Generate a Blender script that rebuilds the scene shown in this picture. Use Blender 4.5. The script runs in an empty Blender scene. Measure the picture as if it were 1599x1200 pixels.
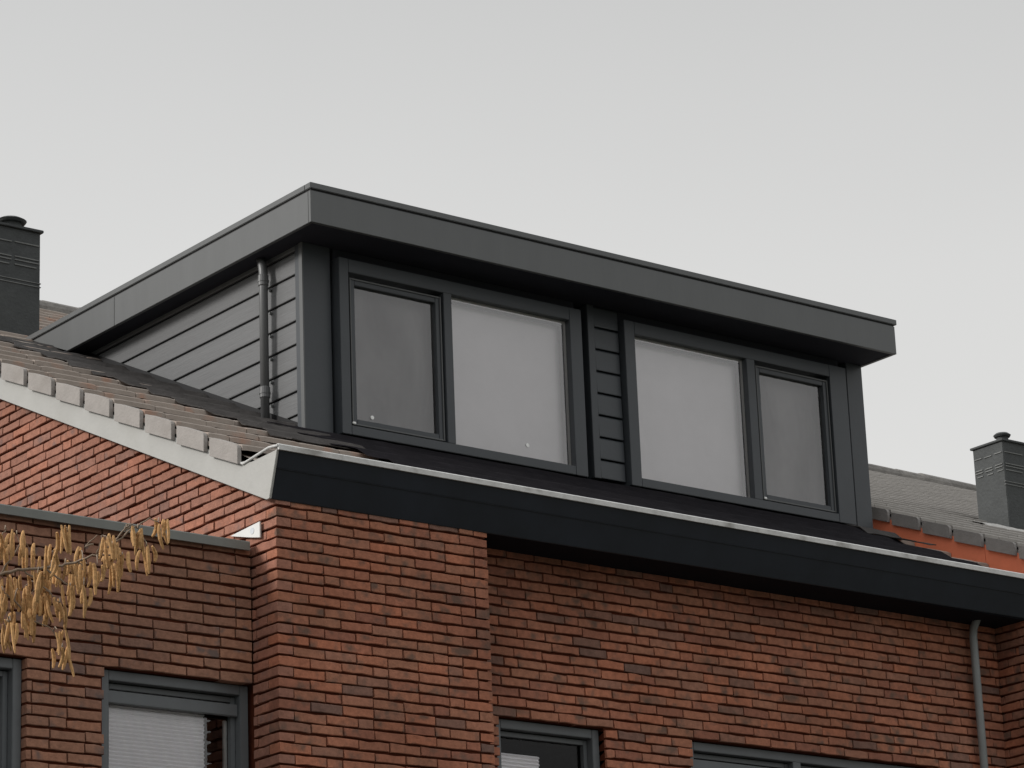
import bpy, math, random
from mathutils import Vector, Matrix
random.seed(11)
S = bpy.context.scene
COL = S.collection
R = math.radians

# ------------------------------------------------------------------ camera
cd = bpy.data.cameras.new('camera')
cam = bpy.data.objects.new('camera', cd)
COL.objects.link(cam)
S.camera = cam
cd.lens = 110.12
cd.sensor_width = 36
cd.clip_end = 2000
cr = Vector((0.78914, -0.61303, -0.03787)); cu = Vector((-0.15710, -0.26072, 0.95255)); cf = Vector((0.59370, 0.74600, 0.30230))
YAW, PIT, ROL = R(38.52367619), R(17.59597078), R(-2.27694915)
cf = Vector((math.sin(YAW)*math.cos(PIT), math.cos(YAW)*math.cos(PIT), math.sin(PIT)))
r0 = Vector((math.cos(YAW), -math.sin(YAW), 0)); u0 = r0.cross(cf)
cr = math.cos(ROL)*r0 + math.sin(ROL)*u0; cu = -math.sin(ROL)*r0 + math.cos(ROL)*u0
M4 = Matrix((cr, cu, -cf)).transposed().to_4x4()
M4.translation = Vector((-9.707, -14.41, 1.6))
cam.matrix_world = M4

# ------------------------------------------------------------------ world: overcast sky
W = bpy.data.worlds.new('World'); S.world = W; W.use_nodes = True
nt = W.node_tree; nt.nodes.clear()
wo = nt.nodes.new('ShaderNodeOutputWorld'); bg = nt.nodes.new('ShaderNodeBackground')
tc = nt.nodes.new('ShaderNodeTexCoord'); sx = nt.nodes.new('ShaderNodeSeparateXYZ')
nt.links.new(tc.outputs['Generated'], sx.inputs[0])
rp = nt.nodes.new('ShaderNodeValToRGB')
e = rp.color_ramp.elements
e[0].position = 0.0; e[0].color = (.27, .27, .27, 1)
e[1].position = 1.0; e[1].color = (1.22, 1.24, 1.25, 1)
for p, c in ((.13, (.52, .52, .515, 1)), (.20, (.735, .73, .715, 1)), (.26, (.752, .748, .732, 1)), (.33, (.715, .712, .70, 1)), (.42, (.61, .61, .603, 1)), (.50, (.64, .64, .64, 1)), (.65, (.92, .93, .94, 1))):
    k = e.new(p); k.color = c
nt.links.new(sx.outputs['Z'], rp.inputs[0])
nz = nt.nodes.new('ShaderNodeTexNoise'); nz.inputs['Scale'].default_value = 2.2; nz.inputs['Detail'].default_value = 4
nt.links.new(tc.outputs['Generated'], nz.inputs['Vector'])
mr = nt.nodes.new('ShaderNodeMapRange'); mr.inputs['To Min'].default_value = .90; mr.inputs['To Max'].default_value = 1.08
nt.links.new(nz.outputs['Fac'], mr.inputs['Value'])
mx = nt.nodes.new('ShaderNodeVectorMath'); mx.operation = 'SCALE'
nt.links.new(rp.outputs[0], mx.inputs[0]); nt.links.new(mr.outputs[0], mx.inputs['Scale'])
sky = nt.nodes.new('ShaderNodeTexSky'); sky.sky_type = 'NISHITA'; sky.sun_disc = False
SUN_DIR = Vector((-.80, .33, .47)).normalized()
sky.sun_elevation = math.asin(SUN_DIR.z); sky.sun_rotation = math.atan2(SUN_DIR.x, SUN_DIR.y)
sk = nt.nodes.new('ShaderNodeVectorMath'); sk.operation = 'SCALE'; sk.inputs['Scale'].default_value = .004
nt.links.new(sky.outputs[0], sk.inputs[0])
ad = nt.nodes.new('ShaderNodeVectorMath'); ad.operation = 'ADD'
nt.links.new(mx.outputs[0], ad.inputs[0]); nt.links.new(sk.outputs[0], ad.inputs[1])
nt.links.new(ad.outputs[0], bg.inputs['Color']); bg.inputs['Strength'].default_value = 1.0
nt.links.new(bg.outputs[0], wo.inputs['Surface'])
sd = bpy.data.lights.new('sun', 'SUN'); sun = bpy.data.objects.new('sun', sd); COL.objects.link(sun)
sd.energy = 2.7; sd.angle = R(14); sd.color = (1, .97, .93)
sun.location = (-10, 4, 20); sun.rotation_euler = SUN_DIR.to_track_quat('Z', 'Y').to_euler()
S.view_settings.view_transform = 'Standard'; S.view_settings.look = 'None'
S.view_settings.exposure = 0; S.view_settings.gamma = 1

# ------------------------------------------------------------------ materials
def mat(name, col, rough=.6, spec=.5, var=.12, scale=6, bump=0, bscale=60, stretch=(1, 1, 1), metal=0, island=0, col2=None, thr=None):
    m = bpy.data.materials.new(name); m.use_nodes = True
    n = m.node_tree; b = n.nodes['Principled BSDF']
    b.inputs['Roughness'].default_value = rough; b.inputs['Metallic'].default_value = metal
    b.inputs['Specular IOR Level'].default_value = spec
    t = n.nodes.new('ShaderNodeTexCoord'); mp = n.nodes.new('ShaderNodeMapping'); mp.inputs['Scale'].default_value = stretch
    n.links.new(t.outputs['Object'], mp.inputs[0])
    z = n.nodes.new('ShaderNodeTexNoise'); z.inputs['Scale'].default_value = scale; z.inputs['Detail'].default_value = 6
    z.inputs['Roughness'].default_value = .65
    n.links.new(mp.outputs[0], z.inputs['Vector'])
    rg = n.nodes.new('ShaderNodeMapRange'); rg.inputs['From Min'].default_value = .25; rg.inputs['From Max'].default_value = .75
    rg.inputs['To Min'].default_value = 1-var; rg.inputs['To Max'].default_value = 1+var
    n.links.new(z.outputs['Fac'], rg.inputs['Value'])
    v = n.nodes.new('ShaderNodeVectorMath'); v.operation = 'SCALE'; v.inputs[0].default_value = col[:3]
    n.links.new(rg.outputs[0], v.inputs['Scale'])
    src = v.outputs[0]
    if col2:
        z2 = n.nodes.new('ShaderNodeTexNoise'); z2.inputs['Scale'].default_value = scale*.45; z2.inputs['Detail'].default_value = 5
        n.links.new(mp.outputs[0], z2.inputs['Vector'])
        r2 = n.nodes.new('ShaderNodeMapRange'); r2.inputs['From Min'].default_value = thr[0]; r2.inputs['From Max'].default_value = thr[1]
        n.links.new(z2.outputs['Fac'], r2.inputs['Value'])
        mi = n.nodes.new('ShaderNodeMix'); mi.data_type = 'RGBA'; mi.inputs[7].default_value = (*col2, 1)
        n.links.new(r2.outputs[0], mi.inputs[0]); n.links.new(src, mi.inputs[6]); src = mi.outputs[2]
    if island:
        g = n.nodes.new('ShaderNodeNewGeometry')
        r3 = n.nodes.new('ShaderNodeMapRange'); r3.inputs['To Min'].default_value = 1-island; r3.inputs['To Max'].default_value = 1+island
        n.links.new(g.outputs['Random Per Island'], r3.inputs['Value'])
        v3 = n.nodes.new('ShaderNodeVectorMath'); v3.operation = 'SCALE'
        n.links.new(src, v3.inputs[0]); n.links.new(r3.outputs[0], v3.inputs['Scale']); src = v3.outputs[0]
    n.links.new(src, b.inputs['Base Color'])
    if bump:
        z3 = n.nodes.new('ShaderNodeTexNoise'); z3.inputs['Scale'].default_value = bscale; z3.inputs['Detail'].default_value = 5
        n.links.new(mp.outputs[0], z3.inputs['Vector'])
        bp = n.nodes.new('ShaderNodeBump'); bp.inputs['Distance'].default_value = bump
        n.links.new(z3.outputs['Fac'], bp.inputs['Height']); n.links.new(bp.outputs[0], b.inputs['Normal'])
    return m

def brick_mat(name, stops, soot=(.10, .075, .07), sth=(.60, .74), sat=1.0, grime=.35):
    m = bpy.data.materials.new(name); m.use_nodes = True
    n = m.node_tree; b = n.nodes['Principled BSDF']; b.inputs['Roughness'].default_value = .9; b.inputs['Specular IOR Level'].default_value = .25
    g = n.nodes.new('ShaderNodeNewGeometry'); r = n.nodes.new('ShaderNodeValToRGB'); el = r.color_ramp.elements
    el[0].position = stops[0][0]; el[0].color = (*stops[0][1], 1); el[1].position = stops[-1][0]; el[1].color = (*stops[-1][1], 1)
    for p, c in stops[1:-1]:
        k = el.new(p); k.color = (*c, 1)
    n.links.new(g.outputs['Random Per Island'], r.inputs[0])
    t = n.nodes.new('ShaderNodeTexCoord')
    z = n.nodes.new('ShaderNodeTexNoise'); z.inputs['Scale'].default_value = 26; z.inputs['Detail'].default_value = 7; z.inputs['Roughness'].default_value = .7
    n.links.new(t.outputs['Object'], z.inputs['Vector'])
    rg = n.nodes.new('ShaderNodeMapRange'); rg.inputs['From Min'].default_value = .3; rg.inputs['From Max'].default_value = .7
    rg.inputs['To Min'].default_value = .74; rg.inputs['To Max'].default_value = 1.24
    n.links.new(z.outputs['Fac'], rg.inputs['Value'])
    v = n.nodes.new('ShaderNodeVectorMath'); v.operation = 'SCALE'; n.links.new(r.outputs[0], v.inputs[0]); n.links.new(rg.outputs[0], v.inputs['Scale'])
    # sooty firing marks: patches offset per brick so that they stop at a brick's edge
    off = n.nodes.new('ShaderNodeVectorMath'); off.operation = 'ADD'
    sc = n.nodes.new('ShaderNodeVectorMath'); sc.operation = 'SCALE'; sc.inputs[0].default_value = (13.7, 29.3, 7.1)
    n.links.new(g.outputs['Random Per Island'], sc.inputs['Scale'])
    n.links.new(t.outputs['Object'], off.inputs[0]); n.links.new(sc.outputs[0], off.inputs[1])
    z2 = n.nodes.new('ShaderNodeTexNoise'); z2.inputs['Scale'].default_value = 9; z2.inputs['Detail'].default_value = 3
    n.links.new(off.outputs[0], z2.inputs['Vector'])
    r2 = n.nodes.new('ShaderNodeMapRange'); r2.inputs['From Min'].default_value = sth[0]; r2.inputs['From Max'].default_value = sth[1]; r2.inputs['To Max'].default_value = .85
    n.links.new(z2.outputs['Fac'], r2.inputs['Value'])
    mi = n.nodes.new('ShaderNodeMix'); mi.data_type = 'RGBA'; mi.inputs[7].default_value = (*soot, 1)
    n.links.new(r2.outputs[0], mi.inputs[0]); n.links.new(v.outputs[0], mi.inputs[6])
    # wide weathering
    z4 = n.nodes.new('ShaderNodeTexNoise'); z4.inputs['Scale'].default_value = 1.3; z4.inputs['Detail'].default_value = 4
    n.links.new(t.outputs['Object'], z4.inputs['Vector'])
    r4 = n.nodes.new('ShaderNodeMapRange'); r4.inputs['From Min'].default_value = .3; r4.inputs['From Max'].default_value = .7
    r4.inputs['To Min'].default_value = 1-grime*.5; r4.inputs['To Max'].default_value = 1+grime*.45
    n.links.new(z4.outputs['Fac'], r4.inputs['Value'])
    v4 = n.nodes.new('ShaderNodeVectorMath'); v4.operation = 'SCALE'; n.links.new(mi.outputs[2], v4.inputs[0]); n.links.new(r4.outputs[0], v4.inputs['Scale'])
    n.links.new(v4.outputs[0], b.inputs['Base Color'])
    z3 = n.nodes.new('ShaderNodeTexNoise'); z3.inputs['Scale'].default_value = 90; z3.inputs['Detail'].default_value = 6
    n.links.new(t.outputs['Object'], z3.inputs['Vector'])
    bp = n.nodes.new('ShaderNodeBump'); bp.inputs['Distance'].default_value = .004; bp.inputs['Strength'].default_value = .8
    n.links.new(z3.outputs['Fac'], bp.inputs['Height']); n.links.new(bp.outputs[0], b.inputs['Normal'])
    return m

BR_FRONT = brick_mat('red_brick', [(0, (.27, .112, .074)), (.2, (.36, .142, .086)), (.45, (.32, .145, .09)), (.7, (.41, .152, .086)), (.88, (.34, .155, .10)), (.96, (.25, .125, .088)), (1, (.17, .10, .08))], soot=(.13, .085, .065), sth=(.54, .70), grime=.55)
BR_EXT = brick_mat('brown_brick', [(0, (.25, .128, .088)), (.3, (.32, .157, .10)), (.6, (.27, .142, .096)), (.9, (.34, .16, .10)), (1, (.16, .105, .09))], soot=(.11, .09, .085), sth=(.57, .72), grime=.45)
BR_GABLE = brick_mat('red_brick_pale_lit', [(0, (.27, .128, .092)), (.3, (.33, .15, .102)), (.6, (.30, .147, .106)), (.85, (.36, .153, .10)), (1, (.24, .13, .10))], soot=(.17, .12, .11), sth=(.60, .78))  # pinker than the front: weathering, and the side light put into the colour
MORTAR = mat('mortar', (.09, .024, .012), .95, .1, .3, 20)
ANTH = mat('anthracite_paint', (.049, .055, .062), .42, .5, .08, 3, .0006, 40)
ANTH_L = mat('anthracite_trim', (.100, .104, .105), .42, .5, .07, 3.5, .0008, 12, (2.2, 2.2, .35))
SIDING_LIT = mat('anthracite_siding_lit', (.125, .127, .130), .42, .55, .12, 5, .0015, 30, (.25, .25, 4))  # lighter than the front boards: light on the cheek put into the colour
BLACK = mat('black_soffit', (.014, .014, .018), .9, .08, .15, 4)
SHADE = mat('shade_dark_board', (.034, .035, .045), .8, .15, .1, 4)
FASCIA = mat('black_fascia', (.012, .015, .023), .38, .42, .3, 3, .0008, 20, (1, 1, .5))
RUBBER = mat('black_rubber', (.006, .006, .007), .5, .3, .2, 10)
ZINC = mat('zinc_rim', (.56, .555, .54), .45, .5, .18, 14, .002, 50, col2=(.30, .29, .27), thr=(.55, .72))
GREYWOOD = mat('pale_grey_board', (.40, .395, .375), .55, .4, .07, 4, .0015, 30, col2=(.36, .355, .33), thr=(.55, .8))
TILE = mat('concrete_tile', (.33, .285, .25), .9, .2, .14, 12, .002, 70, island=.07, col2=(.40, .235, .17), thr=(.54, .74))
TILE_END = mat('pale_end_tile', (.33, .305, .285), .85, .3, .12, 10, .003, 70, island=.06, col2=(.28, .255, .235), thr=(.52, .72))
TILE_N = mat('grey_tile', (.31, .292, .272), .9, .2, .10, 14, .001, 70, island=.04)
TILE_NE = mat('grey_end_tile', (.27, .255, .245), .85, .3, .15, 12, .003, 70, island=.08)
RIDGE = mat('ridge_tile', (.18, .17, .158), .85, .3, .35, 12, .006, 60, island=.15)
LEAD = mat('lead_flashing', (.050, .046, .044), .9, .15, .3, 7, .006, 25)
LEAD_L = mat('pale_lead', (.42, .41, .39), .6, .4, .25, 12, .006, 25)
APRON = mat('black_apron', (.012, .011, .013), 1, .04, .3, 8, .004, 20)
ORANGE = mat('orange_board', (.82, .235, .125), .6, .35, .10, 6, .001, 30)
COPING = mat('grey_coping', (.17, .175, .16), .5, .5, .12, 8)
FRAME_G = mat('grey_frame', (.108, .116, .122), .45, .5, .08, 8)
PIPE_G = mat('grey_pipe', (.22, .23, .228), .45, .5, .12, 8)
PIPE_D = mat('dark_pipe', (.11, .112, .114), .42, .5, .06, 8)
CHIM = mat('chimney_slate', (.052, .056, .056), .7, .4, .2, 9, .004, 40)
CHIML = mat('chimney_joint', (.17, .175, .17), .7, .4, .2, 9)
BLIND = mat('grey_blind', (.82, .81, .82), .9, .1, .05, 3)
BLIND_W = mat('white_blind', (.9, .88, .89), .9, .2, .05, 3)
SPACER = mat('pale_spacer', (.62, .62, .60), .5, .5, .05, 3)
WHITE = mat('white_plastic', (.70, .70, .68), .4, .5, .04, 8)
STICKER = mat('bright_sticker', (.92, .92, .90), .3, .6, .02, 8)
BLUE = mat('blue_grey_mark', (.58, .61, .64), .6, .3, .1, 8)
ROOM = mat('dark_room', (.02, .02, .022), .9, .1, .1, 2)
TWIG = mat('twig_bark', (.25, .19, .14), .85, .3, .25, 60)
CATKIN = mat('catkin', (.46, .265, .115), .85, .2, .25, 60, .002, 300, island=.22)
BARK = mat('bark', (.13, .10, .08), .9, .2, .3, 12, .01, 30)
PAVE = mat('paving', (.11, .105, .10), .9, .3, .2, 3, .004, 30)
GRASS = mat('grass', (.075, .078, .055), .95, .2, .35, 1.2, .02, 20)
EPDM = mat('roof_membrane', (.03, .03, .032), .8, .3, .15, 4)

def glass_mat(name, tint, base_refl=.0, rough=.02, mult=1.7):
    m = bpy.data.materials.new(name); m.use_nodes = True; n = m.node_tree; n.nodes.clear()
    o = n.nodes.new('ShaderNodeOutputMaterial'); mixs = n.nodes.new('ShaderNodeMixShader')
    tr = n.nodes.new('ShaderNodeBsdfTransparent'); tr.inputs[0].default_value = (*tint, 1)
    gl = n.nodes.new('ShaderNodeBsdfGlossy'); gl.inputs['Roughness'].default_value = rough; gl.inputs[0].default_value = (.98, .97, .98, 1)
    f = n.nodes.new('ShaderNodeFresnel'); f.inputs[0].default_value = 1.5
    t = n.nodes.new('ShaderNodeTexCoord'); z = n.nodes.new('ShaderNodeTexNoise'); z.inputs['Scale'].default_value = 1.6; z.inputs['Detail'].default_value = 2
    n.links.new(t.outputs['Object'], z.inputs['Vector'])
    bp = n.nodes.new('ShaderNodeBump'); bp.inputs['Distance'].default_value = .002
    n.links.new(z.outputs['Fac'], bp.inputs['Height']); n.links.new(bp.outputs[0], gl.inputs['Normal'])
    a = n.nodes.new('ShaderNodeMath'); a.operation = 'MULTIPLY_ADD'; a.inputs[1].default_value = mult; a.inputs[2].default_value = base_refl; a.use_clamp = True
    n.links.new(f.outputs[0], a.inputs[0]); n.links.new(a.outputs[0], mixs.inputs[0])
    n.links.new(tr.outputs[0], mixs.inputs[1]); n.links.new(gl.outputs[0], mixs.inputs[2]); n.links.new(mixs.outputs[0], o.inputs[0])
    return m
GLASS = glass_mat('window_glass', (.95, .94, .95), .11)
GLASS_S = glass_mat('sash_glass', (.92, .91, .92), .045)
GLASS_D = glass_mat('lower_window_glass', (.93, .93, .94), .0, .02, .5)

GLASS_E = glass_mat('extension_window_glass', (.93, .93, .94), .03, .02, 1.5)
def screen_mat():
    m = bpy.data.materials.new('insect_gauze'); m.use_nodes = True; n = m.node_tree; n.nodes.clear()
    o = n.nodes.new('ShaderNodeOutputMaterial'); mixs = n.nodes.new('ShaderNodeMixShader')
    tr = n.nodes.new('ShaderNodeBsdfTransparent'); df = n.nodes.new('ShaderNodeBsdfPrincipled')
    df.inputs['Base Color'].default_value = (.05, .05, .05, 1); df.inputs['Roughness'].default_value = .6
    t = n.nodes.new('ShaderNodeTexCoord'); mp = n.nodes.new('ShaderNodeMapping'); mp.inputs['Rotation'].default_value = (0, R(35), 0); mp.inputs['Scale'].default_value = (1, 1, .45)
    n.links.new(t.outputs['Object'], mp.inputs[0])
    z = n.nodes.new('ShaderNodeTexNoise'); z.inputs['Scale'].default_value = 3.2; z.inputs['Detail'].default_value = 5; z.inputs['Distortion'].default_value = .6
    n.links.new(mp.outputs[0], z.inputs['Vector'])
    r = n.nodes.new('ShaderNodeMapRange'); r.inputs['From Min'].default_value = .3; r.inputs['From Max'].default_value = .7; r.inputs['To Min'].default_value = .40; r.inputs['To Max'].default_value = .68
    n.links.new(z.outputs['Fac'], r.inputs['Value']); n.links.new(r.outputs[0], mixs.inputs[0])
    n.links.new(tr.outputs[0], mixs.inputs[1]); n.links.new(df.outputs[0], mixs.inputs[2]); n.links.new(mixs.outputs[0], o.inputs[0])
    return m
GAUZE = screen_mat()

# ------------------------------------------------------------------ object helpers
ORG = {}
def thing(name, label, cat, loc, group=None):
    o = bpy.data.objects.new(name, None); COL.objects.link(o); o.location = loc; o.empty_display_size = .3
    o['label'] = label; o['category'] = cat
    if group: o['group'] = group
    ORG[o.name] = Vector(loc)
    return o

class MB:
    def __init__(s): s.v = []; s.f = []
    def add(s, vs, fs):
        b = len(s.v); s.v += [tuple(v) for v in vs]; s.f += [tuple(b+i for i in f) for f in fs]
    def box(s, x0, x1, y0, y1, z0, z1):
        s.add([(x, y, z) for x in (x0, x1) for y in (y0, y1) for z in (z0, z1)],
              [(0, 1, 3, 2), (4, 6, 7, 5), (0, 4, 5, 1), (2, 3, 7, 6), (0, 2, 6, 4), (1, 5, 7, 3)])
    def prism(s, pts, axis, a, b):
        """extrude a polygon given in the two other axes (in x,y,z order) from a to b along axis"""
        def P(p, t):
            return (t, p[0], p[1]) if axis == 0 else (p[0], t, p[1]) if axis == 1 else (p[0], p[1], t)
        n = len(pts)
        s.add([P(p, a) for p in pts]+[P(p, b) for p in pts],
              [tuple(range(n)), tuple(range(2*n-1, n-1, -1))]+[(i, i+n, (i+1) % n+n, (i+1) % n) for i in range(n)])
    def tube(s, path, rad, n=12, cap=True):
        path = [Vector(p) for p in path]
        rads = rad if isinstance(rad, (list, tuple)) else [rad]*len(path)
        vs = []; fs = []
        for i, p in enumerate(path):
            d = (path[min(i+1, len(path)-1)]-path[max(i-1, 0)]).normalized()
            a = d.orthogonal().normalized() if i == 0 else (a-d*a.dot(d)).normalized()
            c = d.cross(a)
            for k in range(n):
                t = 2*math.pi*k/n; vs.append(p+(a*math.cos(t)+c*math.sin(t))*rads[i])
        for i in range(len(path)-1):
            for k in range(n):
                fs.append((i*n+k, i*n+(k+1) % n, (i+1)*n+(k+1) % n, (i+1)*n+k))
        if cap:
            fs.append(tuple(range(n-1, -1, -1))); fs.append(tuple(range((len(path)-1)*n, len(path)*n)))
        s.add(vs, fs)
    def build(s, name, m, parent=None, bevel=0, smooth=False, label=None):
        flat = len(s.f) == 1
        o0 = Vector((0, 0, 0))
        if parent is not None: o0 = ORG[parent.name]
        me = bpy.data.meshes.new(name)
        me.from_pydata([tuple(Vector(v)-o0) for v in s.v], [], s.f); me.materials.append(m)
        import bmesh
        bm = bmesh.new(); bm.from_mesh(me); (None if flat else bmesh.ops.recalc_face_normals(bm, faces=bm.faces))
        if bevel:
            bmesh.ops.bevel(bm, geom=[e for e in bm.edges], offset=bevel, segments=2, affect='EDGES', clamp_overlap=True)
        bm.to_mesh(me); bm.free()
        if smooth:
            for p in me.polygons: p.use_smooth = True
        o = bpy.data.objects.new(name, me); COL.objects.link(o); o.parent = parent
        ORG[o.name] = o0
        if label: o['label'] = label
        return o

def B(name, m, parent, *boxes, bevel=.003, label=None):
    k = MB()
    for b in boxes: k.box(*b)
    return k.build(name, m, parent, bevel=bevel, label=label)

# ------------------------------------------------------------------ brickwork
CO = .0625; ZC = 6.359            # course height, height of one bed joint
def courses(z0, z1):
    k0 = math.ceil((z0-ZC)/CO-1e-6); k1 = math.floor((z1-ZC)/CO+1e-6)
    return range(k0, k1)
def brick(mb, P, U, N, a, b, z0, z1, depth):
    """one brick: from a to b along U from point P (on the face), N = outward normal; slightly uneven"""
    L = b-a; n = 3 if L > .15 else 2 if L > .06 else 1
    sh = random.gauss(0, .0011); z0 += sh+random.gauss(0, .0007); z1 += sh+random.gauss(0, .0007)
    dj = random.gauss(0, .0020); tilt = random.gauss(0, .0012); ch = .003
    vs = []
    for i in range(n+1):
        u = a+L*i/n; zt = z1+random.gauss(0, .0019)+tilt*(i/n-.5); zb = z0+random.gauss(0, .0019)+tilt*(i/n-.5)
        d = dj+random.gauss(0, .0008)
        ui = u+(ch if i == 0 else -ch if i == n else 0)
        for uu, dd, zz in ((u, -depth, zt), (u, d-ch, zt), (ui, d, zt-ch), (ui, d, zb+ch), (u, d-ch, zb), (u, -depth, zb)):
            q = P+U*uu+N*dd; vs.append((q.x, q.y, zz))
    fs = []
    for i in range(n):
        for j in range(5): fs.append((i*6+j, i*6+j+1, (i+1)*6+j+1, (i+1)*6+j))
    fs.append((0, 1, 2, 3, 4, 5)); fs.append(tuple(n*6+j for j in (5, 4, 3, 2, 1, 0)))
    mb.add(vs, fs)
def wall(mb, P, U, N, length, z0, z1, holes=(), s_corner=None, e_corner=None, lim=None, depth=.1, ph=0):
    P = Vector(P); U = Vector(U); N = Vector(N)
    for k in courses(z0, z1):
        zb = ZC+k*CO+.0070; zt = zb+.0488
        a0 = 0; a1 = length
        if s_corner is not None and (k+s_corner) % 2: a0 = .106
        if e_corner is not None and (k+e_corner) % 2: a1 = length-.106
        if lim:
            l0, l1 = lim(zb); a0 = max(a0, l0); a1 = min(a1, l1)
        if a1-a0 < .03: continue
        u = a0
        if s_corner is None: u = -(.11*((k+ph) % 2))-.03*((k*7+ph) % 3)
        first = True
        while u < a1:
            L = .2140
            if random.random() < .10 and not first: L = .103
            s, t = max(u, a0), min(u+L, a1)
            nxt = u+L+.0060; u = nxt; first = False
            segs = [(s, t)]
            for h in holes:
                if zt > h[2]+.02 and zb < h[3]-.02:
                    ns = []
                    for (p, q) in segs:
                        if q <= h[0] or p >= h[1]: ns.append((p, q)); continue
                        if p < h[0]: ns.append((p, h[0]))
                        if q > h[1]: ns.append((h[1], q))
                    segs = ns
            for p, q in segs:
                if q-p > .02: brick(mb, P, U, N, p, q, zb, zt, depth)

# ------------------------------------------------------------------ setting
gr = MB(); gr.add([(-700, -500, -.004), (700, -500, -.004), (700, 900, -.004), (-700, 900, -.004)], [(0, 1, 2, 3)])
g = gr.build('ground', GRASS); g['kind'] = 'structure'
gr = MB(); gr.add([(-60, -9, 0.0), (60, -9, 0.0), (60, 0.3, 0.0), (-60, 0.3, 0.0)], [(0, 1, 2, 3)])
g = gr.build('pavement', PAVE); g['kind'] = 'structure'

# ------------------------------------------------------------------ row house
A0, A1 = 6.7209, .46367                       # plane of the tile noses
def rz(y): return A0+A1*y
RY = 9.62                                     # ridge
house = thing('row_house', 'red brick row house with black eaves gutter and pale verge board, under the dormer', 'house', (3.1, 0, 0))
zt_pier = 6.475
HO_C = (1.795-1.525, 2.63-1.525, 3.9, 5.4215); HO_D = (3.346-1.525, 5.46-1.525, 3.9, 5.4215)
k = MB()
ZB = 0.02
wall(k, (0, 0, 0), (1, 0, 0), (0, -1, 0), 1.525, ZB, 6.49, s_corner=0, e_corner=0)
wall(k, (1.525, 0, 0), (0, 1, 0), (1, 0, 0), .31, ZB, 6.49, s_corner=1)
wall(k, (1.53, .3, 0), (1, 0, 0), (0, -1, 0), 4.70, ZB, 6.49, holes=((HO_C[0], HO_C[1], 3.9, 5.4215), (HO_D[0], HO_D[1], 3.9, 5.4215)), ph=1)
k.build('front_wall', BR_FRONT, house)
k = MB()
wall(k, (0, 0, 0), (0, 1, 0), (-1, 0, 0), 19.5, ZB, 11.0, s_corner=1, lim=lambda z: (0, .26) if z < 5.9 else (max(0, (z-6.50)/.461), min(19.5, RY+(10.98-z)/.4636)))
k.build('gable_wall', BR_GABLE, house)
k = MB()                                      # mortar cores, held back behind the brick faces
k.box(.018, 1.507, .018, .30, 0, 6.50)
def core(x0, x1, y0, y1, z0, z1, holes):
    xs = sorted({x0, x1, *[h[0] for h in holes], *[h[1] for h in holes]})
    for a, b in zip(xs, xs[1:]):
        hs = [h for h in holes if h[0] <= a+1e-6 and h[1] >= b-1e-6]
        z = z0
        for h in hs:
            if h[2] > z: k.box(a, b, y0, y1, z, h[2])
            z = h[3]
        k.box(a, b, y0, y1, z, z1)
core(1.5, 6.40, .318, .50, 0, 6.53, [(1.79, 2.635, 3.9, 5.425), (3.341, 5.465, 3.9, 5.425)])
k.prism([(.30, 0), (.30, 6.55), (RY, 10.98), (19.5, 6.40), (19.5, 0)], 0, .018, .25)
k.box(0.25, 6.9, 19.4, 19.7, 0, 6.5)
k.build('mortar', MORTAR, house, label='dark recessed mortar joints')
# eaves
k = MB(); k.add([(-.036, -.005, 6.453), (-.036, -.068, 6.618), (-.036, .003, 6.618), (-.036, .003, 6.453), (8.6, -.010, 6.477), (8.6, -.068, 6.622), (8.6, .003, 6.622), (8.6, .003, 6.477)], [(0, 1, 2, 3), (7, 6, 5, 4), (0, 4, 5, 1), (1, 5, 6, 2), (2, 6, 7, 3), (3, 7, 4, 0)]); k.build('eaves_fascia', FASCIA, house, bevel=.003)
k = MB(); k.prism([(-.071, 6.622), (-.105, 6.722), (.12, 6.722), (.12, 6.624)], 0, -.036, 8.6)
k.tube([(-.036, -.0705, 6.619), (8.6, -.0705, 6.623)], .0035, 6)
gut = k.build('gutter', FASCIA, house, bevel=.004)
k = MB(); k.prism([(-.118, 6.718), (-.118, 6.748), (-.108, 6.756), (-.062, 6.752), (-.062, 6.741), (-.100, 6.741), (-.106, 6.718)], 0, -.052, 8.6)
k.tube([(-.056, .30, 6.745), (-.056, .25, 6.722), (-.056, -.02, 6.752), (-.056, -.112, 6.742)], .008, 8)
k.build('gutter_rim', ZINC, gut, smooth=False)
B('soffit', BLACK, house, (1.527, 6.232, .004, .312, 6.463, 6.49), bevel=0)
# verge board with its kicked end piece
k = MB(); vx0, vx1 = -.052, -.036
k.prism([(-.100, 6.730), (-.010, 6.452), (.02, 6.452), (RY, rz(RY)-.29), (RY, rz(RY)-.105), (.287, rz(.287)-.105), (.172, 6.715), (-.081, 6.722)], 0, vx0, vx1)
k.build('verge_board', GREYWOOD, house, bevel=.002)
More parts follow.
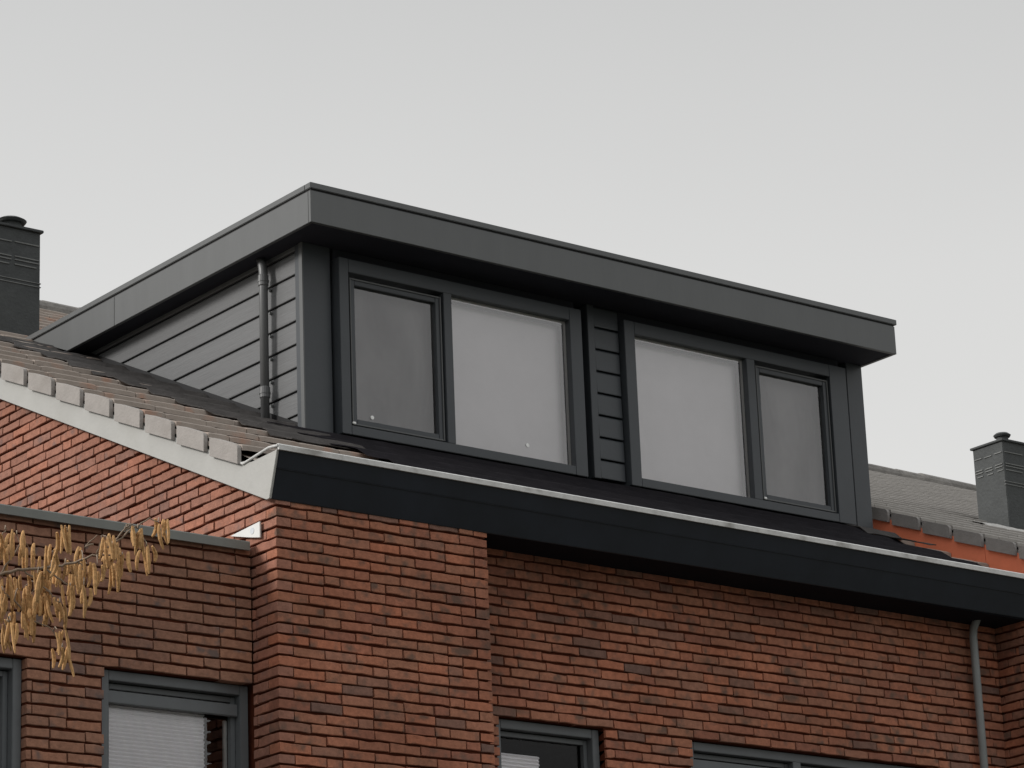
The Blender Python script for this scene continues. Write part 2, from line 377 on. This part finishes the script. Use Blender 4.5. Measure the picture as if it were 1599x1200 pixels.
# tile field
def tiles(mb, zf, y0, pitch, rows, x0, x1, w, th=.036, drop=.060, jit=1, skip=None, sign=1, seed=1):
    rd = random.Random(seed); m = zf(1)-zf(0)
    for r in range(rows):
        yn = y0+pitch*r; yt = yn+pitch+.04
        x = x0-(w*.5 if r % 2 else 0)
        while x < x1:
            a, b = max(x, x0), min(x+w-.004, x1); x += w
            if b-a < .03 or (skip and skip(a, b, yn)): continue
            dz = rd.gauss(0, .0013)*jit; tz = rd.gauss(0, .0012)*jit; dy = rd.gauss(0, .003)*jit
            zn = zf(yn)+dz; zz = zf(yt)-drop+dz
            sec = [(yn+dy, zn-th), (yn+dy, zn-.007), (yn+dy+.007, zn+.001), (yt, zz), (yt, zz-th*.8)]
            n = len(sec)
            vs = []
            for xx, ez in ((a, 0), (a+(b-a)*.12, .004), (b-(b-a)*.12, .004+tz), (b, tz)):
                vs += [(xx, s[0], s[1]+ez-(0 if s[1] > zn-.01 else 0)) for s in sec]
            fs = [tuple(range(n))]+[tuple(range(4*n-1, 3*n-1, -1))]
            for q in range(3):
                fs += [(q*n+i, (q+1)*n+i, (q+1)*n+(i+1) % n, q*n+(i+1) % n) for i in range(n)]
            mb.add(vs, fs)
k = MB()
tiles(k, rz, .265, .361, 27, -.05, 6.96, .30, skip=lambda a, b, y: (a > 1.7 and b < 6.7 and 2.2 < y < 5.2) or (a > 1.45 and b < 6.42 and .5 < y < 2.2))
k.add([(-.03, .05, rz(.05)-.07), (6.96, .05, rz(.05)-.07), (6.96, RY, rz(RY)-.07), (-.03, RY, rz(RY)-.07)], [(0, 1, 2, 3)])
roof = k.build('roof', TILE, house)
k = MB(); k.prism([(RY, rz(RY)), (RY+9.9, rz(RY)-4.59), (RY+9.9, rz(RY)-4.7), (RY, rz(RY)-.1)], 0, -.05, 6.96); k.build('rear_roof', TILE, house)
def verge_tile(x, y, pitch, zf, m, parent, gap=.056, h=.122, name='verge_tile'):
    k = MB(); y1 = y+pitch-gap; z0 = zf(y); z1 = zf(y1)-.022
    pts = [(y+.004, z0-h), (y+.002, z0-.022), (y+.010, z0-.006), (y+.026, z0+.003), (y1, z1), (y1, z1-h+.006)]
    k.prism(pts, 0, x-.028, x)
    k.prism([(y+.026, z0-.022), (y+.026, z0+.0035), (y1, z1+.0005), (y1, z1-.02)], 0, x, x+.05)
    return k.build(name, m, parent, bevel=.002)
for i in range(26): verge_tile(-.052, .270+.361*i, .361, rz, TILE_END, house)
def ridge(name, zf, ry, x0, x1, parent):
    k = MB(); x = x0; rd = random.Random(4)
    while x < x1:
        d = rd.gauss(0, .004)
        sec = []
        for i in range(9):
            t = math.pi*i/8; sec.append((ry-math.cos(t)*.13, zf(ry)-.075+math.sin(t)*.135+d))
        n = 9; e = min(x+.40, x1)
        k.add([(x, *s) for s in sec]+[(e+.02, s[0], s[1]-.006) for s in sec], [(i, i+1, i+1+n, i+n) for i in range(n-1)]+[tuple(range(n))])
        x += .395
    return k.build(name, RIDGE, parent)
ridge('ridge_cap', rz, RY, -.05, 6.96, house)
# downpipe at the right end of the recess
k = MB(); k.tube([(5.93, .15, 6.52), (5.945, .235, 6.42), (5.945, .245, 6.36), (5.955, .25, 0.05)], .028, 14)
dp = k.build('downpipe', PIPE_G, house, smooth=True)
for z in (4.6, 2.4): B('pipe_bracket', PIPE_G, dp, (5.915, 5.99, .212, .32, z, z+.03), bevel=.002)
# chimney
def chimney(x0, x1, y0, y1, zb, zt, px, py, s, parent, part_name='chimney'):
    k = MB(); k.box(x0, x1, y0, y1, zb, zt)
    o = k.build(part_name, CHIM, parent, bevel=.004)
    k = MB(); k.box(x0-.02*s, x1+.02*s, y0-.02*s, y1+.02*s, zt, zt+.022*s); k.build('chimney_cap', CHIM, o, bevel=.003)
    k = MB(); H = .9*s
    for dz, inset in ((.115, 0), (.235, .0), (.262, .0), (.30, .02)):
        z = zt-dz*s; n = 3
        for a, b, ax in ((x0, x1, 0), (y0, y1, 1)):
            w = (b-a)/n
            for i in range(n):
                p, q = a+w*i+.015, a+w*(i+1)-.015-inset
                zz = z-.004*(i % 2)
                if ax == 0: k.box(p, q, y0-.007, y0+.01, zz, zz+.009*s)
                else: k.box(x0-.007, x0+.01, p, q, zz, zz+.009*s); k.box(x1-.01, x1+.007, p, q, zz, zz+.009*s)
    for a in (.42, .45): k.box(x0-.006, x1+.006, y0-.006, y0+.01, zt-a*s, zt-a*s+.006)
    k.build('chimney_joint', CHIML, o)
    k = MB(); k.tube([(px, py, zt), (px, py, zt+.12*s)], .085*s*s*s, 20); k.tube([(px, py, zt+.115*s), (px, py, zt+.135*s), (px, py, zt+.155*s)], [.11*s**3, .125*s**3, .09*s**3], 20)
    k.build('flue_cap', CHIM, o, smooth=False)
    return o
chimney(.98, 1.70, 5.74, 6.35, 9.1, 10.235, 1.555, 5.95, 1.0, house)

# windows of the lower storeys
def frame_ring(mb, x0, x1, y0, y1, z0, z1, w, wb=None):
    wb = wb or w
    mb.box(x0, x0+w, y0, y1, z0, z1); mb.box(x1-w, x1, y0, y1, z0, z1)
    mb.box(x0+w, x1-w, y0+.001, y1-.001, z1-w, z1); mb.box(x0+w, x1-w, y0+.001, y1-.001, z0, z0+wb)
def lower_window(parent, x0, x1, z0, z1, yf, mull=(), box=True, blind=(None, None), blind_top=5.235, room=True, strip=None, label=None, glass=None):
    k = MB(); frame_ring(k, x0, x1, yf, yf+.09, z0, z1, .055)
    for m_ in mull: k.box(m_-.035, m_+.035, yf+.002, yf+.09, z0+.055, z1-.055)
    w = k.build('window', FRAME_G, parent, bevel=.003, label=label)
    k = MB(); ys = yf+.05
    xs = [x0+.055]+[q for m_ in mull for q in (m_-.035, m_+.035)]+[x1-.055]
    for a, b in zip(xs[::2], xs[1::2]):
        frame_ring(k, a+.002, b-.002, ys, ys+.035, z0+.057, z1-.062, .03)
    k.build('sash', FRAME_G, w, bevel=.002)
    k = MB(); k.add([(x0+.06, ys+.028, z0+.06), (x1-.06, ys+.028, z0+.06), (x1-.06, ys+.028, z1-.06), (x0+.06, ys+.028, z1-.06)], [(0, 1, 2, 3)])
    k.build('pane', glass or GLASS_D, w)
    if box:
        B('blind_cassette', FRAME_G, w, (x0+.058, x1-.058, yf+.018, yf+.048, z1-.178, z1-.108), bevel=.004)
    if blind[0] is not None:
        k = MB(); z = blind_top; y = ys+.055; pts = []
        while z > z0+.05:
            pts.append((y, z)); pts.append((y-.012, z-.011)); z -= .022
        vs = []; fs = []
        for i, (yy, zz) in enumerate(pts):
            vs += [(blind[0], yy, zz), (blind[1]+.002*math.sin(i*1.7), yy, zz)]
            if i: fs.append((2*i-2, 2*i-1, 2*i+1, 2*i))
        k.add(vs, fs); k.build('blind', BLIND_W, w)
    if strip: B('inner_profile', SPACER, w, (strip, strip+.022, ys+.04, ys+.06, z0+.06, z1-.19), bevel=.003)
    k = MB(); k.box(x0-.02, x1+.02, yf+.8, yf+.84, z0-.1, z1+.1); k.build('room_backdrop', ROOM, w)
    return w
lower_window(house, 1.797, 2.625, 3.92, 5.418, .355, box=False, blind=(1.86, 2.22), blind_top=5.235, label='narrow window with pale blind below the recessed wall')
lower_window(house, 3.350, 5.455, 3.92, 5.418, .355, mull=(4.30,), box=True, label='wide two-light window at the bottom right')

# ------------------------------------------------------------------ flat-roofed extension on the left
ext = thing('brick_extension', 'brown brick wall with flat roof and grey coping against the gable, behind the catkins', 'building', (-2.2, .25, 0))
k = MB()
hB = (-.985+4.4, -.006+4.4, 3.9, 5.4215); hA = (-2.45+4.4, -1.47+4.4, 3.9, 5.4215)
wall(k, (-4.4, .25, 0), (1, 0, 0), (0, -1, 0), 4.39, ZB, 6.24, holes=(hA, hB), s_corner=0)
k.build('wall', BR_EXT, ext)
k = MB(); wall(k, (-4.4, .25, 0), (0, 1, 0), (-1, 0, 0), 5, ZB, 6.24, s_corner=1); k.build('side_wall', BR_EXT, ext)
k = MB()
core(-4.382, -.02, .268, .45, 0, 6.20, [(-2.455, -1.465, 3.9, 5.425), (-.99, -.02, 3.9, 5.425)])
k.box(-4.382, -4.2, .45, 5.2, 0, 6.2); k.box(-4.382, .01, 5.05, 5.2, 0, 6.2)
k.build('mortar', MORTAR, ext, label='dark recessed mortar joints')
B('flat_roof', EPDM, ext, (-4.38, -.02, .30, 5.2, 6.13, 6.205), bevel=0)
k = MB(); k.prism([(.212, 6.196), (.212, 6.244), (.216, 6.25), (.33, 6.25), (.33, 6.212), (.226, 6.212), (.226, 6.196)], 0, -4.44, -.040)
k.build('coping', COPING, ext)
k = MB(); k.prism([(.138, 6.259), (.138, 6.354), (.448, 6.338), (.246, 6.284)], 0, -.022, -.012)
fl = k.build('corner_flashing', WHITE, ext, label='white triangular plastic flashing in the corner')
k = MB(); k.tube([(-.024, .215, 6.316), (-.0225, .215, 6.316)], .020, 14); k.build('mark', BLUE, fl)
lower_window(ext, -.982, -.010, 3.92, 5.418, .30, blind=(-.95, -.245), blind_top=5.30, strip=-.118, glass=GLASS_E, label='window with white pleated blind next to the corner')
lower_window(ext, -2.447, -1.473, 3.92, 5.418, .30, box=False, strip=-1.60, glass=GLASS_E, label='window cut by the left edge of the photograph')

# ------------------------------------------------------------------ dormer
D = thing('dormer', 'wide anthracite flat-roofed dormer with two double windows on the tiled roof', 'dormer', (4.2, 1.97, 7.62))
zs = 8.955
X0, X1, Y0, YB = 1.40, 6.82, 1.61, 5.44
k = MB(); k.box(X0, X0+.03, Y0+.03, 5.02, zs, 9.178); k.prism([(5.02, zs), (5.02, 9.178), (5.30, 9.178), (4.82, zs)], 0, X0+.0005, X0+.029)
# side board as one slanted-end piece
k = MB(); k.prism([(Y0+.03, zs), (4.125, zs), (4.125, 9.178), (Y0+.03, 9.178)], 0, X0, X0+.03)
k.prism([(4.129, zs), (4.80, zs), (5.31, 9.178), (4.129, 9.178)], 0, X0, X0+.03)
k.build('side_fascia', ANTH_L, D, bevel=.002)
k = MB(); k.prism([(Y0+.03, zs), (4.80, zs), (5.31, 9.178), (Y0+.03, 9.178)], 0, X1-.03, X1); k.build('side_fascia', ANTH_L, D, bevel=.002)
B('front_fascia', ANTH_L, D, (X0, X1, Y0, Y0+.028, zs, 9.178), bevel=.002)
# roof edge trim: drip groove then the upper lip
k = MB(); g_ = .006
k.box(X0+g_, X1-g_, Y0+g_, Y0+.05, 9.176, 9.192); k.box(X0+g_, X0+.05, Y0+.05, 5.34, 9.176, 9.192); k.box(X1-.05, X1-g_, Y0+.05, 5.34, 9.176, 9.192)
k.build('drip_groove', RUBBER, D)
k = MB()
k.box(X0-.006, X1+.02, Y0-.008, Y0+.06, 9.192, 9.234)
k.prism([(Y0+.06, 9.192), (5.35, 9.192), (5.44, 9.234), (Y0+.06, 9.234)], 0, X0-.006, X0+.06)
k.prism([(Y0+.06, 9.192), (5.35, 9.192), (5.44, 9.234), (Y0+.06, 9.234)], 0, X1-.04, X1+.02)
k.build('roof_trim', ANTH_L, D, bevel=.004)
B('flat_roof', EPDM, D, (X0+.03, X1-.03, Y0+.03, 5.38, 9.0, 9.215), bevel=0)
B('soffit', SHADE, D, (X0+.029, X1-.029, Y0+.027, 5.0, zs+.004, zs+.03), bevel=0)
# left cheek cladding
def cladding(mb, axis, fixed, a, b, lines, ztop, zbot, out):
    """weatherboards between the shadow grooves; out = direction of the face"""
    zl = [ztop]+list(lines)+[zbot]
    for t, l in zip(zl, zl[1:]):
        lo, hi = l+.006, t-.004
        pts = [(fixed, hi-.012), (fixed-out*.010, hi), (fixed-out*.03, hi), (fixed-out*.03, lo), (fixed+out*.002, lo), (fixed+out*.003, lo+.006)]
        if axis == 'y':   # boards run along y; section in x,z
            mb.prism([(p[0], p[1]) for p in pts], 1, a, b)
        else:
            v = []
            for xx in (a, b): v += [(xx, p[0], p[1]) for p in pts]
            n = len(pts); mb.add(v, [tuple(range(n)), tuple(range(2*n-1, n-1, -1))]+[(i, i+n, (i+1) % n+n, (i+1) % n) for i in range(n)])
zl = [8.920-.165*i for i in range(9)]
k = MB(); cladding(k, 'y', 1.582, 2.005, 5.0, zl, 8.99, 7.45, -1); k.build('cheek_cladding', SIDING_LIT, D)
k = MB(); cladding(k, 'y', 6.785, 2.06, 5.0, zl, 8.99, 7.45, 1); k.build('cheek_cladding', SIDING_LIT, D)
B('cheek_core', BLACK, D, (1.60, 1.66, 2.08, 5.1, 7.3, zs+.02), bevel=0)
B('cheek_core', BLACK, D, (6.70, 6.765, 2.08, 5.1, 7.3, zs+.02), bevel=0)
# corner posts
B('corner_post', ANTH, D, (1.570, 1.800, 1.970, 2.06, 7.50, zs+.003), bevel=.004)
B('corner_post', ANTH, D, (6.622, 6.792, 1.970, 2.06, 7.50, zs+.003), bevel=.004)
k = MB(); k.box(1.566, 1.5765, 1.968, 2.006, 7.55, zs); k.build('corner_trim', ANTH_L, D)
B('back_board', BLACK, D, (1.66, 6.70, 2.065, 2.085, 7.45, 7.64), (1.66, 6.70, 2.065, 2.085, 8.88, zs+.02), (1.66, 1.86, 2.065, 2.085, 7.64, 8.88), (3.92, 4.36, 2.065, 2.085, 7.64, 8.88), (6.50, 6.70, 2.065, 2.085, 7.64, 8.88), bevel=0)
# strip between the windows
k = MB(); k.box(4.030, 4.094, 1.946, 2.04, 7.655, zs); k.build('centre_trim', ANTH, D, bevel=.003)
fl_ = [8.793-.1655*i for i in range(7)]
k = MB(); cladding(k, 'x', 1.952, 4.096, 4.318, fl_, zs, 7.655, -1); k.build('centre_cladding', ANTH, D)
B('centre_apron', LEAD, D, (4.0, 4.30, 1.93, 1.95, 7.58, 7.61), bevel=.002)
B('sill_board', RUBBER, D, (1.81, 6.60, 1.985, 2.06, 7.50, 7.632), bevel=0)
# windows
YF = 1.90
def dormer_window(x0, x1, sash, fixed, mull, dots, clip, label):
    z0, z1 = 7.632, 8.878; o0, o1 = 7.697, 8.783
    a0, a1 = min(sash[0], fixed[0]), max(sash[1], fixed[1])
    k = MB()
    k.box(x0, a0, YF, 2.06, z0, z1); k.box(a1, x1, YF, 2.06, z0, z1)
    k.box(a0, a1, YF+.0008, 2.06, z0+.0006, o0); k.box(a0, a1, YF+.0008, 2.06, o1, z1-.0006)
    k.box(mull[0], mull[1], YF+.0012, 2.06, o0, o1)
    w = k.build('window', ANTH, D, bevel=.003, label=label)
    B('head_board', SHADE, w, (x0+.004, x1-.004, YF+.075, 2.05, z1, zs+.002), bevel=.002)  # dark tone paints in the shadow under the roof overhang
    # fixed light
    f0, f1 = fixed; yg = 1.948
    k = MB(); k.add([(f0-.01, yg, o0-.01), (f1+.01, yg, o0-.01), (f1+.01, yg, o1+.01), (f0-.01, yg, o1+.01)], [(0, 1, 2, 3)]); k.build('pane', GLASS, w)
    k = MB(); frame_ring(k, f0-.005, f1+.005, yg+.004, yg+.016, o0-.005, o1+.0, .021); k.build('glazing_spacer', SPACER, w)
    k = MB(); frame_ring(k, f0+.020, f1-.020, yg+.030, yg+.05, o0+.016, o1-.018, .012); k.build('inner_bead', ANTH_L, w)
    k = MB(); k.add([(f0-.03, 2.03, o0-.04), (f1+.03, 2.03, o0-.04), (f1+.03, 2.03, o1+.04), (f0-.03, 2.03, o1+.04)], [(0, 1, 2, 3)]); k.build('blind', BLIND, w)
    # opening light
    s0, s1 = sash[0]+.022, sash[1]-.014; b0, b1 = 7.712, 8.748; ys = 1.925
    k = MB(); frame_ring(k, s0, s1, ys, ys+.05, b0, b1, .042)
    sa = k.build('sash', ANTH, w, bevel=.003)
    k = MB(); frame_ring(k, s0-.003, s1+.003, ys-.009, ys-.001, b0-.003, b1+.003, .011); k.build('sash_gasket', ANTH_L, w, bevel=.002)
    yg2 = ys+.03
    k = MB(); k.add([(s0+.03, yg2, b0+.03), (s1-.03, yg2, b0+.03), (s1-.03, yg2, b1-.03), (s0+.03, yg2, b1-.03)], [(0, 1, 2, 3)]); k.build('pane', GLASS_S, w)
    k = MB(); k.add([(s0+.035, yg2+.012, b0+.035), (s1-.035, yg2+.012, b0+.035), (s1-.035, yg2+.012, b1-.035), (s0+.035, yg2+.012, b1-.035)], [(0, 1, 2, 3)]); k.build('insect_screen', GAUZE, w)
    k = MB(); frame_ring(k, s0+.040, s1-.040, yg2+.002, yg2+.01, b0+.040, b1-.04, .007); k.build('screen_edge', ANTH_L, w)
    k = MB(); k.add([(s0, 2.035, b0-.03), (s1, 2.035, b0-.03), (s1, 2.035, b1+.03), (s0, 2.035, b1+.03)], [(0, 1, 2, 3)]); k.build('blind', BLIND, w)
    for (dx, dz, yy) in dots:
        k = MB(); k.tube([(dx, yy-.006, dz), (dx, yy-.002, dz)], .0140, 14); k.build('sticker', STICKER, w)
    k = MB(); k.box(clip-.012, clip+.014, ys-.022, ys-.010, b0-.002, b0+.014); k.build('clip', STICKER, w, bevel=.003)
    return w
dormer_window(1.822, 3.935, (1.90, 2.702), (2.772, 3.825), (2.702, 2.772), [(2.105, 7.795, 1.955), (3.43, 7.80, 1.948)], 1.925, 'left window of the dormer, opening light on the left')
dormer_window(4.335, 6.548, (5.603, 6.372), (4.433, 5.520), (5.520, 5.603), [], 5.632, 'right window of the dormer, opening light on the right')
# rain pipe on the cheek
k = MB(); px_, py_ = 1.515, 2.36
k.tube([(1.535, 2.42, 8.965), (px_, py_+.01, 8.90), (px_, py_, 8.84), (px_, py_, 7.68)], .0305, 16)
rp_ = k.build('rain_pipe', PIPE_D, D, smooth=True)
for z in (8.80, 8.00):
    k = MB(); k.tube([(px_, py_, z-.055), (px_, py_, z-.05), (px_, py_, z+.02), (px_, py_, z+.025)], [.032, .0365, .0365, .032], 16); k.tube([(px_, py_, z-.025), (px_, py_, z-.012)], .0395, 16)
    k.build('pipe_socket', PIPE_D, rp_, smooth=False)
for z in zl[1:7]:
    k = MB(); k.tube([(1.568, 2.37, z-.026), (1.578, 2.37, z-.026)], .011, 10); k.build('fixing_cap', PIPE_G, D)
# lead flashings lying on the tiles
def sheet(name, m, pts_fn, x0, x1, y0, y1, nx, ny, parent, lift=.012, wob=.004, seed=2, stair=False):
    rd = random.Random(seed); k = MB(); vs = []; fs = []
    for j in range(ny+1):
        for i in range(nx+1):
            y = y0+(y1-y0)*j/ny; x = x0+(x1-x0)*i/nx
            if stair and i == 0: x += .03*math.sin(j*2.1)+rd.uniform(-.012, .012)
            t = ((y-.265)/.361) % 1
            vs.append((x, y, pts_fn(y)-.034*t+lift+rd.uniform(-wob, wob)))
    n = nx+1
    for j in range(ny):
        for i in range(nx): fs.append((j*n+i, j*n+i+1, (j+1)*n+i+1, (j+1)*n+i))
    k.add(vs, fs)
    o = k.build(name, m, parent, smooth=False)
    md = o.modifiers.new('thickness', 'SOLIDIFY'); md.thickness = .006; md.offset = -1
    return o
sheet('side_flashing', LEAD, rz, .86, 1.60, 1.10, 5.10, 7, 44, D, lift=.018, stair=True)
sheet('front_apron', APRON, rz, 1.30, 6.50, .45, 2.02, 40, 14, D, lift=.026, wob=.004)
sheet('corner_apron', LEAD, rz, 6.44, 6.81, 1.35, 2.02, 5, 8, D, lift=.034, wob=.006, seed=6)
k = MB(); k.prism([(1.99, rz(1.99)-.02), (1.99, rz(1.99)+.03), (4.98, rz(4.98)+.03), (4.98, rz(4.98)-.02)], 0, 1.572, 1.580); k.build('flashing_upstand', RUBBER, D)

# ------------------------------------------------------------------ neighbouring house on the right
nb = thing('neighbour_house', 'adjoining row house with orange verge board and grey tiled roof beyond the dormer', 'house', (12, 0, 0))
def nz_(y): return 6.975+.4365*y
NX = 6.98
k = MB(); wall(k, (6.235, .32, 0), (0, -1, 0), (-1, 0, 0), .32, ZB, 6.49, e_corner=1)
wall(k, (6.235, 0, 0), (1, 0, 0), (0, -1, 0), 2.2, ZB, 6.49, s_corner=0)
k.build('wall', BR_FRONT, nb)
k = MB(); k.box(6.253, 8.4, .018, .3, 0, 6.53); k.box(8.4, 20, .018, .3, 0, 6.9); k.prism([(.3, 0), (.3, 6.95), (RY, 11.1), (19.7, 6.95), (19.7, 0)], 0, 19.8, 20); k.box(6.9, 20, 19.4, 19.7, 0, 6.9)
k.build('mortar', MORTAR, nb)
k = MB()
tiles(k, nz_, .696-.315*2, .315, 32, NX, 20, .30, seed=5, th=.036, drop=.068, jit=.35)
k.add([(NX+.03, .0, nz_(0)-.06), (20, .0, nz_(0)-.06), (20, RY, nz_(RY)-.06), (NX+.03, RY, nz_(RY)-.06)], [(0, 1, 2, 3)])
k.build('roof', TILE_N, nb)
k = MB(); k.prism([(RY, nz_(RY)), (RY+9.9, nz_(RY)-4.5), (RY+9.9, nz_(RY)-4.6), (RY, nz_(RY)-.1)], 0, NX, 20); k.build('rear_roof', TILE_N, nb)
k = MB()
for a, b in ((-.08, 1.012), (1.016, RY)):
    k.prism([(a, nz_(a)-.42), (a, nz_(a)-.085), (b, nz_(b)-.085), (b, nz_(b)-.42)], 0, NX-.012, NX+.05)
k.build('verge_board', ORANGE, nb, label='orange verge board')
for i in range(-2, 30): verge_tile(NX-.012, .696+.315*i, .315, nz_, TILE_NE, nb, gap=.036, h=.105)
ridge('ridge_cap', nz_, RY, NX, 20, nb)
B('eaves_fascia', FASCIA, nb, (8.62, 20, -.1, .1, 6.5, 6.9))
chimney(9.07, 9.80, 2.66, 3.00, 7.95, 8.880, 9.25, 2.82, .84, nb)
sheet('chimney_flashing', LEAD_L, nz_, 8.55, 9.9, 2.28, 2.68, 8, 4, nb, lift=.014, wob=.006, seed=8)

# ------------------------------------------------------------------ hazel in front on the left
hz = thing('hazel_shrub', 'leafless hazel with hanging yellow-brown catkins in front of the brown brick wall', 'tree', (-7.3, -6.6, 0))
BRS = [[[-5.83, -7.02, 3.677], [-5.738, -7.075, 3.701], [-5.689, -7.109, 3.724], [-5.638, -7.141, 3.736], [-5.586, -7.171, 3.74], [-5.546, -7.196, 3.748], [-5.512, -7.219, 3.757], [-5.47, -7.249, 3.775], [-5.442, -7.273, 3.798], [-5.416, -7.301, 3.841], [-5.398, -7.317, 3.855]],
[[-5.442, -7.273, 3.798], [-5.393, -7.317, 3.845], [-5.361, -7.343, 3.868], [-5.34, -7.354, 3.86]],
[[-5.738, -7.075, 3.701], [-5.684, -7.1, 3.685], [-5.637, -7.115, 3.646], [-5.604, -7.123, 3.607], [-5.556, -7.144, 3.583], [-5.518, -7.151, 3.532]],
[[-5.689, -7.109, 3.724], [-5.672, -7.127, 3.756], [-5.654, -7.151, 3.802], [-5.664, -7.153, 3.826]],
[[-5.586, -7.171, 3.74], [-5.575, -7.19, 3.783], [-5.566, -7.199, 3.795], [-5.548, -7.224, 3.842]],
[[-5.789, -7.044, 3.685], [-5.732, -7.103, 3.783], [-5.702, -7.131, 3.822], [-5.691, -7.143, 3.841]],
[[-5.638, -7.141, 3.736], [-5.595, -7.154, 3.701], [-5.56, -7.166, 3.669], [-5.54, -7.171, 3.65]],
[[-5.512, -7.219, 3.757], [-5.495, -7.221, 3.732], [-5.487, -7.216, 3.696]],
[[-5.47, -7.249, 3.775], [-5.464, -7.263, 3.81], [-5.463, -7.269, 3.826]],
[[-5.484, -7.249, 3.802], [-5.503, -7.234, 3.791], [-5.477, -7.261, 3.826]],
[[-5.684, -7.1, 3.685], [-5.668, -7.098, 3.646], [-5.652, -7.094, 3.599]],
[[-5.416, -7.301, 3.841], [-5.408, -7.311, 3.857], [-5.412, -7.302, 3.833]],
[[-5.586, -7.171, 3.74], [-5.54, -7.187, 3.705], [-5.521, -7.194, 3.689], [-5.49, -7.213, 3.693]],
[[-5.47, -7.249, 3.775], [-5.425, -7.276, 3.774], [-5.41, -7.283, 3.77]],
[[-5.416, -7.301, 3.841], [-5.393, -7.318, 3.849], [-5.382, -7.322, 3.841], [-5.359, -7.323, 3.797]]]
CL = [[-5.755, -7.251, 3.803], [-5.688, -7.106, 3.8], [-5.695, -7.208, 3.809], [-5.607, -7.117, 3.804], [-5.56, -7.123, 3.779], [-5.67, -7.38, 3.735], [-5.666, -7.427, 3.778], [-5.426, -7.088, 3.826], [-5.549, -7.329, 3.717], [-5.531, -7.354, 3.714], [-5.34, -7.062, 3.886], [-5.456, -7.286, 3.81], [-5.348, -7.14, 3.841], [-5.416, -7.293, 3.767], [-5.386, -7.211, 3.76], [-5.473, -7.464, 3.795], [-5.324, -7.266, 3.811], [-5.244, -7.204, 3.908], [-5.674, -7.099, 3.711], [-5.6, -7.022, 3.746], [-5.602, -7.06, 3.738], [-5.706, -7.341, 3.67], [-5.517, -7.057, 3.74], [-5.518, -7.164, 3.767], [-5.569, -7.277, 3.665], [-5.605, -7.409, 3.635], [-5.54, -6.979, 3.733], [-5.615, -7.149, 3.666], [-5.546, -7.051, 3.696], [-5.489, -6.993, 3.711], [-5.515, -7.071, 3.691], [-5.438, -6.994, 3.7], [-5.7, -7.147, 3.665], [-5.584, -6.971, 3.658], [-5.637, -7.14, 3.616], [-5.505, -6.938, 3.666], [-5.572, -6.925, 3.631], [-5.635, -7.322, 3.529], [-5.609, -7.303, 3.487], [-5.715, -7.216, 3.566], [-5.456, -6.991, 3.814], [-5.522, -7.236, 3.708], [-5.612, -7.07, 3.7], [-5.767, -7.199, 3.777], [-5.722, -7.087, 3.725], [-5.733, -7.126, 3.632], [-5.781, -7.152, 3.744], [-5.671, -7.054, 3.672]]
k = MB(); rd = random.Random(9)
allp = []
for bi, br in enumerate(BRS):
    r1 = .0052 if bi == 0 else .003
    pts = [Vector(p) for p in br]; fine = []
    for a, b in zip(pts, pts[1:]):
        for q in range(4): fine.append(a.lerp(b, q/4)+Vector((rd.gauss(0, .0018), rd.gauss(0, .0018), rd.gauss(0, .0018))))
    fine.append(pts[-1]); allp += fine
    k.tube(fine, [r1*(1-.65*i/len(fine)) for i in range(len(fine))], 7)
for p in CL:                                   # short side twigs from the nearest branch to each cluster
    P = Vector(p); q = min(allp, key=lambda a: (a-P).length)
    mid = q.lerp(P, .5)+Vector((0, 0, .012))
    k.tube([q, mid, P+Vector((0, 0, .004))], [.0022, .0017, .0012], 6)
k.build('twigs', TWIG, hz, smooth=True)
k = MB()
main = [(-7.3, -6.6, 0), (-7.25, -6.62, 1.2), (-7.05, -6.7, 2.2), (-6.6, -6.82, 3.0), (-6.15, -6.93, 3.5), (-5.83, -7.02, 3.677)]
k.tube(main, [.06, .05, .038, .024, .012, .005], 10)
k.tube([(-7.3, -6.6, 0), (-7.5, -6.5, 1.5), (-7.9, -6.4, 2.8), (-8.3, -6.2, 4.2)], [.05, .04, .028, .008], 10)
k.tube([(-7.28, -6.6, .1), (-7.3, -6.1, 1.5), (-7.35, -5.7, 2.9), (-7.6, -5.5, 4.3)], [.045, .036, .024, .007], 10)
k.build('trunk', BARK, hz, smooth=True)
nc = 0; rest = MB()
for c in CL:
    for q in range(rd.choice((4, 4, 5, 6))):
        L = rd.uniform(.040, .085); r = rd.uniform(.0042, .0060)
        p = Vector(c)+Vector((rd.uniform(-.022, .022), rd.uniform(-.02, .02), rd.uniform(-.012, .012)))
        n = 8; path = []; rr = []
        sw = Vector((rd.gauss(0, .12), rd.gauss(0, .12), -1)); cv = rd.gauss(0, .006)
        for i in range(n+1):
            t = i/n; path.append(p+sw*L*t+Vector((math.sin(t*3)*cv, math.sin(t*2.2)*cv, 0))); rr.append(max(.001, r*math.sin(math.pi*(.08+.86*t))**.45*(1+.12*(i % 2))))
        k = MB() if nc < 100 else rest
        k.tube(path, rr, 7); nc += 1
        if k is not rest: k.build('catkin', CATKIN, hz)
if rest.v:
    o = rest.build('catkins', CATKIN, hz); o['kind'] = 'stuff'
